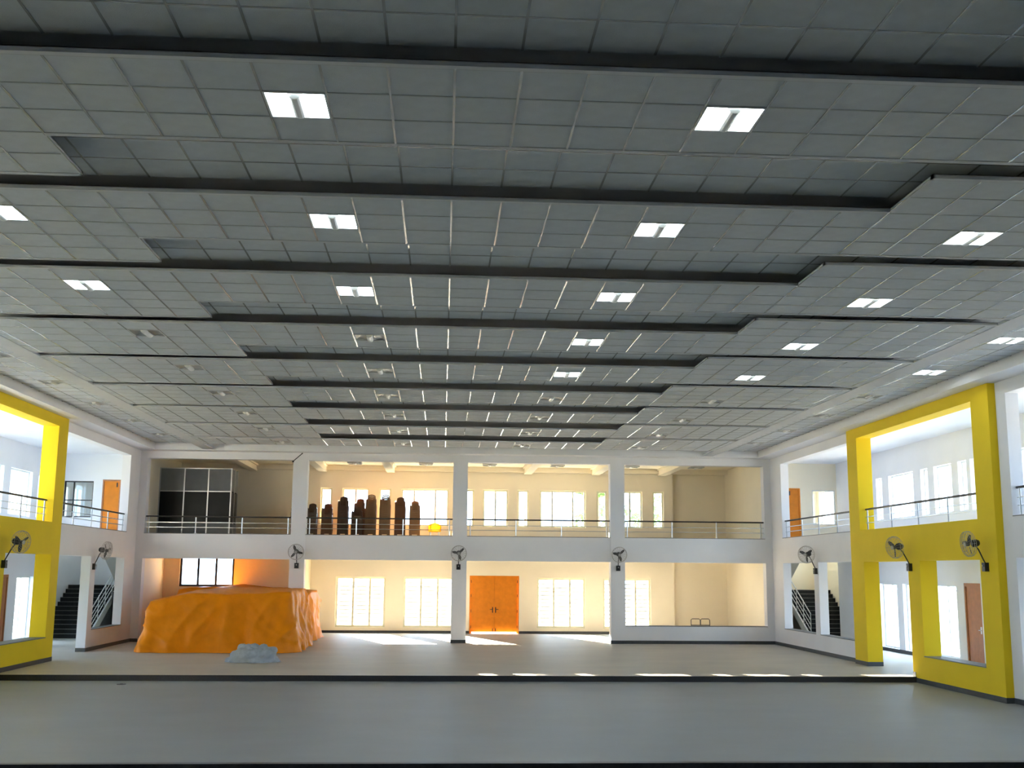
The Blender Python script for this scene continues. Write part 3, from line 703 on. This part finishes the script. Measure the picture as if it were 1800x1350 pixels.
for i in range(nb):
    t = i / (nb - 1); rr = 0.04 + t * 0.215; w = 0.022 + 0.028 * math.sin(PI * min(1, t * 0.9 + 0.1)); tw = 0.5 - 0.3 * t
    c, s_ = math.cos(tw), math.sin(tw)
    bm_.v += [(rr, -w * c, -w * s_), (rr, w * c, w * s_), (rr, w * c, w * s_ + 0.004), (rr, -w * c, -w * s_ + 0.004)]
for i in range(nb - 1):
    p = 4 * i; q = p + 4
    for j in range(4): bm_.f.append((p + j, p + (j + 1) % 4, q + (j + 1) % 4, q + j))
bm_.f += [(0, 1, 2, 3), (4 * nb - 1, 4 * nb - 2, 4 * nb - 3, 4 * nb - 4)]
FAN_BLADE = bm_.mesh('fan_blade', 'fandark')
FAN_HUB = MB().tube([(0, 0, -0.02), (0, 0, 0.03), (0, 0, 0.06), (0, 0, 0.075)], [0.045, 0.05, 0.04, 0.015], 14).mesh('fan_hub', 'fandark', True)
FAN_BADGE = MB().tube([(0, 0, 0.088), (0, 0, 0.095)], 0.05, 14).mesh('fan_badge', 'fanwire')
FAN_MOTOR = MB().tube([(0, 0, -0.08), (0, 0, -0.10), (0, 0, -0.20), (0, 0, -0.25), (0, 0, -0.265)], [0.06, 0.085, 0.085, 0.06, 0.02], 16).mesh('fan_motor', 'fandark', True)
def wall_fan(mount, out, face, rise, reach, blade_angle, label):
    """mount: point on the wall; out: unit vector away from the wall; face: blowing direction"""
    mount, out, face = Vector(mount), Vector(out).normalized(), Vector(face).normalized()
    root = empty('wall_fan', mount); tag(root, label, 'fan', 'wall fans')
    side = Vector((0, 0, 1)).cross(out)
    bxm = MB().obox(out * 0.05, side * 0.075, out * 0.05, Vector((0, 0, 0.10)))
    bxo = bxm.build('control_box', 'fandark', root)
    MB().tube([out * 0.10 + Vector((0, 0, 0.03)), out * 0.125 + Vector((0, 0, 0.03))], 0.022, 10).build('knob', 'fanwire', bxo)
    head = out * reach + Vector((0, 0, rise))
    back = head - face * 0.17
    MB().tube([out * 0.05 + Vector((0, 0, 0.09)), out * 0.09 + Vector((0, 0, 0.17)), (out * 0.09 + Vector((0, 0, 0.17))).lerp(back, 0.6), back - Vector((0, 0, 0.06))], 0.016, 8).build('arm', 'fandark', root)
    mat = face.to_track_quat('Z', 'Y').to_matrix().to_4x4(); mat.translation = head
    for nm, me in (('guard', FAN_GUARD), ('motor', FAN_MOTOR), ('hub', FAN_HUB)):
        o = link(nm, me, root); o.matrix_local = mat
        if nm == 'guard':
            link('badge', FAN_BADGE, o)
    for k in range(3):
        o = link('blade', FAN_BLADE, root); o.matrix_local = mat @ Matrix.Rotation(blade_angle + k * 2 * PI / 3, 4, 'Z')
for k, (cx, ba) in enumerate(((-6.04, 1.75), (-0.03, 2.9), (6.0, 2.9))):
    wall_fan((cx, YF - 0.03, 2.79), (0, -1, 0), (0.02, -1, -0.12), 0.50, 0.36, ba + (0 if k else 0.15), 'black wall fan on the %s white far column' % ordn[k])
wall_fan((XG, 37.3, 2.73), (-1, 0, 0), (-0.75, -0.75, -0.12), 0.55, 0.34, 0.6, 'black wall fan on the grey pillar left of the right yellow portal')
wall_fan((XY, 29.2, 2.83), (-1, 0, 0), (-0.95, -0.35, -0.15), 0.52, 0.42, 0.4, 'black wall fan beside the yellow doorway on the right')
wall_fan((XY, 25.0, 2.82), (-1, 0, 0), (-1, -0.02, -0.12), 0.52, 0.42, 0.9, 'black wall fan at the near end of the right yellow portal')
wall_fan((-XY, 29.35, 2.72), (1, 0, 0), (0.9, -0.42, -0.1), 0.56, 0.42, 0.5, 'black wall fan on the left yellow portal at the picture edge')
wall_fan((-XG, 37.4, 2.69), (1, 0, 0), (0.97, -0.2, -0.12), 0.52, 0.40, 0.2, 'black wall fan on the grey pillar of the left wall')

# ------------------------------------------------------------------ staircases
def staircase(s):
    side = 'right' if s > 0 else 'left'
    root = empty('staircase', (s * 14.05, 44.2, 0)); tag(root, 'dark stone staircase with white railing in the %s stairwell' % side, 'staircase')
    nr, rise, go = 12, 0.163, 0.285
    sx = sorted((0.0, s * 1.88))
    for i in range(nr):
        st = MB().box(sx[0], sx[1], i * go, (i + 1) * go + 0.03 if i < nr - 1 else 4.55, max(0.0, (i + 1) * rise - 0.30), (i + 1) * rise).build('step', 'stair', root)
        MB().box(sx[0], sx[1], i * go - 0.012, i * go + 0.03, (i + 1) * rise - 0.002, (i + 1) * rise + 0.012).build('nosing', 'nosing', st)
    a, b = sorted((-s * 0.06, 0.0))
    MB().prism_x([(-0.02, 0.0), (0.45, 0.0), (nr * go, (nr - 1.6) * rise), (nr * go, nr * rise), (0.0, rise)], a, b).build('stringer', 'whitemetal', root)
    land = MB().box(*sorted((-s * 1.80, 0.0)), nr * go - 0.1, 4.55, nr * rise - 0.22, nr * rise).build('landing', 'stair', root)
    # upper flight back towards the hall
    xa, xb = sorted((-s * 1.72, -s * 0.10))
    up = MB()
    y1 = nr * go - 0.1; z1 = nr * rise
    prof = [(y1 + 0.1, z1 - 0.22)]
    for i in range(nr):
        prof += [(y1 - i * go, z1 + i * rise), (y1 - i * go, z1 + (i + 1) * rise)]
    prof += [(y1 - nr * go, z1 + nr * rise), (y1 - nr * go, z1 + nr * rise - 0.22)]
    up.prism_x(prof, xa, xb); up.build('upper_flight', 'whitemetal', root)
    # railing of the lower flight
    sl = rise / go
    for k, h in enumerate((0.25, 0.45, 0.65, 0.9)):
        MB().tube([(-s * 0.03, 0.05, rise + h), (-s * 0.03, nr * go - 0.05, nr * rise + h)], 0.02 if k == 3 else 0.014, 6).build('handrail' if k == 3 else 'rail', 'whitemetal', root)
    for i in range(0, nr + 1, 3):
        yy = min(0.08 + i * go, nr * go - 0.1); MB().tube([(-s * 0.03, yy, yy * sl + 0.05), (-s * 0.03, yy, yy * sl + rise + 0.9)], 0.018, 6).build('post', 'whitemetal', root)
    # dark panel added across the space under the upper flight
    MB().box(*sorted((-s * 1.72, -s * 0.07)), 2.6, 2.7, 0.0, 1.70).build('under_stair_panel', 'granite', root)
for s in (1, -1): staircase(s)

# ------------------------------------------------------------------ tarpaulin covered piles
def drape(name, x0, x1, y0, y1, ztop, seed, flare=0.22, lean=0.0, rnd=0.35, label='', n=230, rows=34):
    rng = random.Random(seed); cx, cyy = (x0 + x1) / 2, (y0 + y1) / 2; hx, hy = (x1 - x0) / 2, (y1 - y0) / 2
    m = MB(); off = Vector((seed * 3.1, seed * 7.7, 0))
    per = []
    L = 4 * (hx + hy)
    for i in range(n):
        d = L * i / n
        if d < 2 * hx: p = (-hx + d, -hy)
        elif d < 2 * hx + 2 * hy: p = (hx, -hy + d - 2 * hx)
        elif d < 4 * hx + 2 * hy: p = (hx - (d - 2 * hx - 2 * hy), hy)
        else: p = (-hx, hy - (d - 4 * hx - 2 * hy))
        per.append(Vector((p[0], p[1], 0)))
    def rounded(p, r):
        qx = max(-hx + r, min(hx - r, p.x)); qy = max(-hy + r, min(hy - r, p.y))
        dv = Vector((p.x - qx, p.y - qy, 0))
        if dv.length < 1e-6: return p.copy(), Vector((0, 0, 0))
        dv.normalize(); return Vector((qx, qy, 0)) + dv * r, dv
    def top_z(x, y):
        return ztop(x + cx, y + cyy) + 0.09 * noise.noise(Vector((x * 0.9, y * 0.9, 0)) + off) + 0.04 * noise.noise(Vector((x * 2.3, y * 2.3, 3)) + off)
    rings = []
    for j in range(rows + 1):
        t = j / rows; ring_ = []
        for i, p in enumerate(per):
            q, nv = rounded(p, 0.16)
            zt = top_z(q.x, q.y)
            s_len = L * i / n
            fold = abs(noise.noise(Vector((s_len * 1.15, t * 0.35, 0)) + off)) * 1.5 + 0.45 * noise.noise(Vector((s_len * 3.1, t * 0.9, 5)) + off)
            crease = (1 - abs(noise.noise(Vector((s_len * 0.9 + t * 1.1, t * 0.8 - s_len * 0.15, 4)) + off)) * 2.2); crease = max(0, crease) ** 4 + 0.7 * max(0, 1 - abs(noise.noise(Vector((s_len * 1.3 - t * 1.6, t * 1.1, 7)) + off)) * 3) ** 3
            crumple = noise.noise(Vector((s_len * 2.0, t * 4.5, 9)) + off) + 0.6 * abs(noise.noise(Vector((s_len * 4.5, t * 8, 2)) + off))
            amp = 0.02 + 0.13 * t ** 1.2
            out = flare * t ** 1.7 + amp * fold + 0.030 * crumple + 0.085 * crease * min(1, t * 5) + 0.05 * math.sin(min(t * 6, 1.0) * PI / 2) - 0.05
            z = zt * (1 - t) + 0.012 * t
            w = q + nv * out
            ring_.append((cx + w.x + lean * t * 0, cyy + w.y, max(0.008, z)))
        rings.append(ring_)
    # rounded top: inner rings shrinking to the centre
    inner = []
    for sc, dz in ((0.12, 0.0), (0.3, 0.005), (0.55, 0.02), (0.8, 0.03), (0.95, 0.03)):
        rr = []
        for p in per:
            q, nv = rounded(p, 0.16)
            w = Vector((q.x * (1 - sc), q.y * (1 - sc), 0))
            w = Vector((q.x - math.copysign(min(abs(q.x), sc * min(hx, hy) * 1.05), q.x), q.y - math.copysign(min(abs(q.y), sc * min(hx, hy) * 1.05), q.y), 0))
            rr.append((cx + w.x, cyy + w.y, top_z(w.x, w.y) + 0.035 + dz))
        inner.append(rr)
    allr = list(reversed(inner)) + rings
    for rr in allr: m.v += rr
    for j in range(len(allr) - 1):
        for i in range(n):
            a, b = j * n + i, j * n + (i + 1) % n; m.f.append((a, b, b + n, a + n))
    m.f.append(tuple(range(n)))
    o = m.build(name, 'tarp', smooth=True); tag(o, label, 'tarpaulin', 'orange covers over stacked goods')
    return o
tp = drape('tarpaulin_cover', -10.05, -5.50, 37.0, 41.3, lambda x, y: 1.60 + 0.26 * max(0, min(1, (x + 10.2) / 1.6)) + 0.06 * (x + 8) / 4 + 0.02 * (y - 37), 3, flare=0.20,
           label='big orange tarpaulin cover over goods in front of the first column')
tp2 = drape('tarpaulin_cover', -10.6, -5.62, 43.2, 46.1, lambda x, y: 1.88 + 0.05 * math.sin(x * 1.3), 11, flare=0.16, n=190, rows=26,
            label='orange tarpaulin cover behind the first column near the back wall')
m = MB().box(-5.62, -5.40, 37.6, 40.9, 0.012, 0.10)
o = m.build('plastic_pallet', 'blue'); tag(o, 'blue plastic pallet edge under the big orange cover', 'pallet')
o.location.x = 0.13

# crumpled plastic sheet
def lump(name, cx, cyy, hx, hy, h, seed, mat, label, cat):
    m = MB(); nu, nv = 64, 22; off = Vector((seed, seed * 2, 0))
    for j in range(nv + 1):
        ph = (PI / 2) * j / nv
        for i in range(nu):
            a = 2 * PI * i / nu
            d = Vector((math.cos(a) * math.cos(ph), math.sin(a) * math.cos(ph), math.sin(ph)))
            k = 0.95 + 0.25 * noise.noise(d * 1.7 + off) + 0.34 * abs(noise.noise(d * 2.9 + off)) + 0.10 * abs(noise.noise(d * 7 + off))
            skirt = 0.18 * (1 - j / nv) ** 4
            m.v.append((d.x * hx * (k + skirt), d.y * hy * (k + skirt), max(0.004, d.z * h * k)))
    for j in range(nv):
        for i in range(nu):
            a, b = j * nu + i, j * nu + (i + 1) % nu; m.f.append((a, b, b + nu, a + nu))
    m.f.append(tuple(range(nu)))
    o = m.build(name, mat, smooth=True); o.location = (cx, cyy, 0); tag(o, label, cat); return o
lump('plastic_sheet', -6.05, 33.45, 0.62, 0.42, 0.50, 4.3, 'sheet', 'crumpled grey plastic sheet on the floor before the orange cover', 'plastic sheet')

# ------------------------------------------------------------------ stacked chairs on the far upper gallery
def chair_mesh(mat, lattice=False, seat_only=False):
    m = MB()
    # legs
    for sx in (-1, 1):
        for fy, top in ((-1, 0.62), (1, 0.45)):
            m.obox((sx * 0.205, fy * 0.215, top / 2), (0.062, 0, 0), (0, 0.016, 0), (0, 0, top / 2))
        m.tube([(sx * 0.225, -0.21, 0.62), (sx * 0.235, -0.05, 0.645), (sx * 0.225, 0.12, 0.62), (sx * 0.20, 0.22, 0.60)], [0.026, 0.03, 0.028, 0.022], 5)
    m.box(-0.215, 0.215, -0.21, 0.20, 0.415, 0.44).box(-0.215, 0.215, -0.228, -0.205, 0.27, 0.425)
    m.tube([(-0.225, -0.228, 0.432), (0, -0.236, 0.436), (0.225, -0.228, 0.432)], 0.013, 5)
    # back
    nx, nz = 7, 6
    def bp(i, j, th):
        u = -1 + 2 * i / nx; v = j / nz
        wid = 0.205 * (1 - 0.10 * v ** 2)
        zt = 0.44 + v * (0.36 + 0.05 * (1 - u * u))
        return (u * wid, 0.19 + 0.09 * v + th - 0.04 * u * u, zt)
    if not lattice:
        b = len(m.v)
        for th in (0, 0.012):
            for j in range(nz + 1):
                for i in range(nx + 1): m.v.append(bp(i, j, th))
        N = (nx + 1) * (nz + 1)
        for j in range(nz):
            for i in range(nx):
                a = b + j * (nx + 1) + i
                m.f += [(a, a + 1, a + nx + 2, a + nx + 1), (a + N, a + N + nx + 1, a + N + nx + 2, a + N + 1)]
        for i in range(nx):
            a = b + i; m.f.append((a, a + N, a + N + 1, a + 1)); a = b + nz * (nx + 1) + i; m.f.append((a, a + 1, a + N + 1, a + N))
        for j in range(nz):
            a = b + j * (nx + 1); m.f.append((a, a + nx + 1, a + N + nx + 1, a + N)); a += nx; m.f.append((a, a + N, a + N + nx + 1, a + nx + 1))
    else:
        for j in range(0, nz + 1):
            m.tube([bp(i, j, 0) for i in range(nx + 1)], 0.022 if j in (0, nz) else 0.016, 4)
        for i in (0, 1, 2, 3.5, 5, 6, nx):
            m.tube([bp(i, j, 0) for j in range(nz + 1)], 0.022 if i in (0, nx) else 0.014, 4)
    return m.mesh('stacking_chair', mat)
CH = {'brown': chair_mesh('chair_brown'), 'dark': chair_mesh('chair_dark'), 'lattice': chair_mesh('chair_tan', True), 'tan': chair_mesh('chair_tan')}
stacks = [(-6.78, 47.4, 5.43, 'dark', 'the stack half hidden by the column'), (-6.14, 47.3, 5.44, 'dark', 'the first stack after the column'), (-5.50, 47.3, 5.42, 'brown', 'the second stack after the column'),
          (-4.84, 47.3, 5.69, 'dark', 'the third stack after the column'), (-4.20, 46.6, 5.23, 'dark', 'the short stack before the fourth'), (-4.16, 47.4, 5.67, 'brown', 'the fourth stack, behind a short one'),
          (-3.68, 47.3, 5.83, 'lattice', 'the left lattice stack'), (-3.09, 47.3, 5.81, 'lattice', 'the right lattice stack'), (-2.45, 47.3, 5.74, 'brown', 'the stack just right of the lattice ones'),
          (-1.83, 47.3, 5.56, 'tan', 'the last stack on the right')]
colr = {'brown': 'brown plastic', 'dark': 'dark brown plastic', 'lattice': 'tan lattice backed plastic', 'tan': 'tan plastic'}
for x, y, ztop, kind, where in stacks:
    dz = 0.078
    nchair = max(1, round((ztop - 3.86 - 0.85) / dz) + 1)
    for k in range(nchair):
        o = link('stacking_chair', CH[kind]); o.location = (x + random.uniform(-.006, .006), y + 0.012 * k, 3.86 + dz * k)
        o.rotation_euler = (0, 0, random.uniform(-0.03, 0.03)); o.scale = (0.82, 0.88, 1)
        pos = 'topmost' if k == nchair - 1 else 'bottom' if k == 0 else nth(k) + ' from the floor'
        tag(o, '%s chair, %s in %s' % (colr[kind], pos, where), 'chair', 'stacked chairs behind the far railing')
# single yellow chair
yc = empty('tub_chair', (-0.98, 46.4, 3.86)); tag(yc, 'single small yellow plastic chair right of the chair stacks', 'chair')
m = MB(); 
for sx in (-1, 1):
    for fy in (-1, 1): MB().tube([(sx * 0.2, fy * 0.18, 0), (sx * 0.17, fy * 0.15, 0.36)], [0.018, 0.026], 6).build('leg', 'whitemetal', yc)
MB().prism([(0.24 * math.cos(2 * PI * i / 20), 0.22 * math.sin(2 * PI * i / 20)) for i in range(20)], 0.36, 0.40).build('seat', 'chair_yellow', yc)
m = MB(); nn = 14
for j in range(5):
    for th in (0, 0.015):
        for i in range(nn + 1):
            a = PI * (-0.05 + 1.10 * i / nn); rr = 0.24 + th + 0.02 * j / 4
            zz = 0.38 + (0.32 * math.sin(PI * max(0.0, min(1, i / nn))) ** 0.6 + 0.04) * j / 4
            m.v.append((rr * math.cos(a), rr * 0.9 * math.sin(a), zz))
R_ = nn + 1
for j in range(4):
    for i in range(nn):
        a = (2 * j) * R_ + i; m.f.append((a, a + 1, a + 1 + 2 * R_, a + 2 * R_)); a += R_; m.f.append((a, a + 2 * R_, a + 1 + 2 * R_, a + 1))
for i in range(nn):
    a = 8 * R_ + i; m.f.append((a, a + 1, a + 1 + R_, a + R_))
m.build('backrest', 'chair_yellow', yc)

# ------------------------------------------------------------------ aluminium cabin on the upper gallery, left bay
cb = empty('glass_partition', (-11.9, 45.0, 3.86)); tag(cb, 'aluminium framed cabin with dark and grey panels in the left upper bay', 'partition')
xs = [0.0, 0.96, 1.90, 2.80]; zs = [0.0, 0.60, 1.83, 2.74]
for x in xs: MB().box(x - 0.022, x + 0.022, -0.03, 0.03, 0, 2.76).build('post', 'alu', cb)
for z in zs[1:]:
    for i in range(3): MB().box(xs[i] + 0.022, xs[i + 1] - 0.022, -0.022, 0.022, z - 0.018, z + 0.018).build('rail', 'alu', cb)
for i in range(3):
    for j in range(3):
        MB().box(xs[i] + 0.022, xs[i + 1] - 0.022, -0.006, 0.006, zs[j] + 0.018, zs[j + 1] - 0.018).build('panel', ('frost', 'darkpanel', 'frost')[j], cb)
for k, y in enumerate((0.7, 1.35)):
    MB().box(2.78, 2.82, y - 0.02, y + 0.02, 0, 2.76).build('post', 'alu', cb)
    y0_ = 0.03 if k == 0 else 0.72
    for j in range(3): MB().box(2.794, 2.806, y0_, y - 0.02, zs[j] + 0.018, zs[j + 1] - 0.018).build('panel', ('frost', 'darkpanel', 'frost')[j], cb)
# hidden sides of the cabin so that it is a closed volume
MB().box(0.0, 2.8, 1.36, 1.40, 0, 2.76).build('back_board', 'darkpanel', cb)
# dark rod leaning on the beam at the first column
rd = MB().tube([(0, 0, 0), (0.34, 0.0, 0.31)], 0.016, 8).build('metal_rod', 'blackmetal'); rd.location = (-6.34, YF - 0.05, 6.66)
tag(rd, 'short dark diagonal rod on the beam above the first far column', 'rod')
MB().box(-0.02, 0.05, 0.0, 0.03, -0.02, 0.04).build('bracket', 'blackmetal', rd)
MB().tube([(0.33, -0.01, 0.30), (0.355, 0.02, 0.325)], 0.022, 8).build('end_cap', 'blackmetal', rd)

# bench with two frame backs behind the low wall
bn = empty('frame_bench', (9.52, 44.0, 0)); tag(bn, 'dark metal frame bench with two backs behind the low wall', 'bench')
for k in (0, 1):
    x0 = -0.37 + 0.38 * k
    MB().tube([(x0, 0, 0.44), (x0, 0.03, 0.82), (x0 + 0.04, 0.03, 0.86), (x0 + 0.32, 0.03, 0.86), (x0 + 0.36, 0.03, 0.82), (x0 + 0.36, 0, 0.44)], 0.014, 6).build('back_frame', 'blackmetal', bn)
    MB().tube([(x0, 0.01, 0.62), (x0 + 0.36, 0.01, 0.62)], 0.016, 6).build('back_rail', 'blackmetal', bn)
    MB().box(x0 + 0.005, x0 + 0.355, -0.40, 0.0, 0.42, 0.45).build('seat', 'blackmetal', bn)
for x in (-0.35, 0.34):
    for y in (-0.38, -0.02): MB().tube([(x, y, 0), (x, y, 0.42)], 0.014, 6).build('leg', 'blackmetal', bn)

# ------------------------------------------------------------------ outdoors seen through the windows, plus added sun blockers
struct(MB().box(-120, 120, YB + 0.95, 160, -0.7, -0.46)  .box(16.6, 120, -60, YB + 0.95, -0.7, -0.46).build('outside_ground', 'ground'), 'pale ground outside the windows', 'ground')
struct(MB().box(-120, -16.6, -60, YB + 0.95, -0.7, -0.46).build('added_lawn_ground', 'lawn'), 'green lawn added outside the left gallery windows to dim bounce light', 'ground')  # lawn put in to cut the bounce light into the left gallery
wl = MB().box(-40, 40, 63, 63.3, -0.46, 1.7).build('compound_wall', 'outwall'); struct(wl, 'pale compound wall outside behind the hall', 'wall')
MB().box(-40, 40, 62.95, 63.35, 1.7, 1.8).build('coping', 'coping', wl)
def tree(x, y, h, seed, label):
    r = random.Random(seed); root = empty('tree', (x, y, -0.46)); tag(root, label, 'tree', 'trees outside the back windows')
    MB().tube([(0, 0, 0), (0.1, 0, h * 0.3), (0.0, 0.1, h * 0.6)], [0.22, 0.16, 0.08], 8).build('trunk', 'bark', root)
    m = MB()
    for i in range(900):
        a = r.uniform(0, 2 * PI); p = math.acos(r.uniform(-1, 1)); q = r.uniform(0.5, 1) ** 0.5 * h * 0.32
        c = Vector((q * math.sin(p) * math.cos(a), q * math.sin(p) * math.sin(a), h * 0.68 + q * math.cos(p) * 0.85))
        d1 = Vector((r.gauss(0, 1), r.gauss(0, 1), r.gauss(0, 1))).normalized() * 0.18; d2 = d1.orthogonal().normalized() * 0.10
        b = len(m.v); m.v += [tuple(c - d1), tuple(c + d2), tuple(c + d1), tuple(c - d2)]; m.f.append((b, b + 1, b + 2, b + 3))
    o = m.build('crown', 'leaf', root); o['kind'] = 'stuff'
for k, (x, y, h) in enumerate(((9.5, 68, 8), (14.5, 70, 9), (20.5, 69, 8))):
    tree(x, y, h, k + 3, ordn[k] + ' leafy tree from the left beyond the compound wall')

def sun_block_tree(x, y, z0, z1, rad, seed, label):  # trees added to block the low sun, crowns above the view
    r = random.Random(seed); root = empty('tree', (x, y, -0.46)); tag(root, label, 'tree', 'trees outside the back windows')
    MB().tube([(0, 0, 0), (0.12, 0, z0 * 0.5), (0.0, 0.1, z1 - 0.8)], [0.26, 0.2, 0.07], 8).build('trunk', 'bark', root)
    m = MB(); h = (z1 - z0) / 2
    for i in range(2600):
        a = r.uniform(0, 2 * PI); p = math.acos(r.uniform(-1, 1)); q = r.uniform(0.1, 1) ** 0.4
        c = Vector((rad * q * math.sin(p) * math.cos(a), rad * q * math.sin(p) * math.sin(a), z0 + h + h * q * math.cos(p)))
        d1 = Vector((r.gauss(0, 1), r.gauss(0, 1), r.gauss(0, 1))).normalized() * 0.26; d2 = d1.orthogonal().normalized() * 0.15
        b = len(m.v); m.v += [tuple(c - d1), tuple(c + d2), tuple(c + d1), tuple(c - d2)]; m.f.append((b, b + 1, b + 2, b + 3))
    o = m.build('crown', 'leaf', root); o['kind'] = 'stuff'
for k, (x, y) in enumerate(((3.95, 62.2), (1.5, 66.4))):
    sun_block_tree(x, y, 9.2, 12.9, 1.6, k + 21, ordn[k] + ' tall bare trunked tree added outside the back door to block sun')
nb = MB().box(-34, -19.5, 60, 76, -0.46, 13).build('sun_blocker_wall', 'outwall'); struct(nb, 'tall unseen block added behind the left stairwell to stop low sun', 'wall')  # unseen block, added to keep the sun out of the left gallery
sun_block_tree(8.2, 64.0, 7.45, 9.9, 1.9, 31, 'broad leafy tree added outside to keep sun off the landing window')  # added so that no direct sun enters the landing window
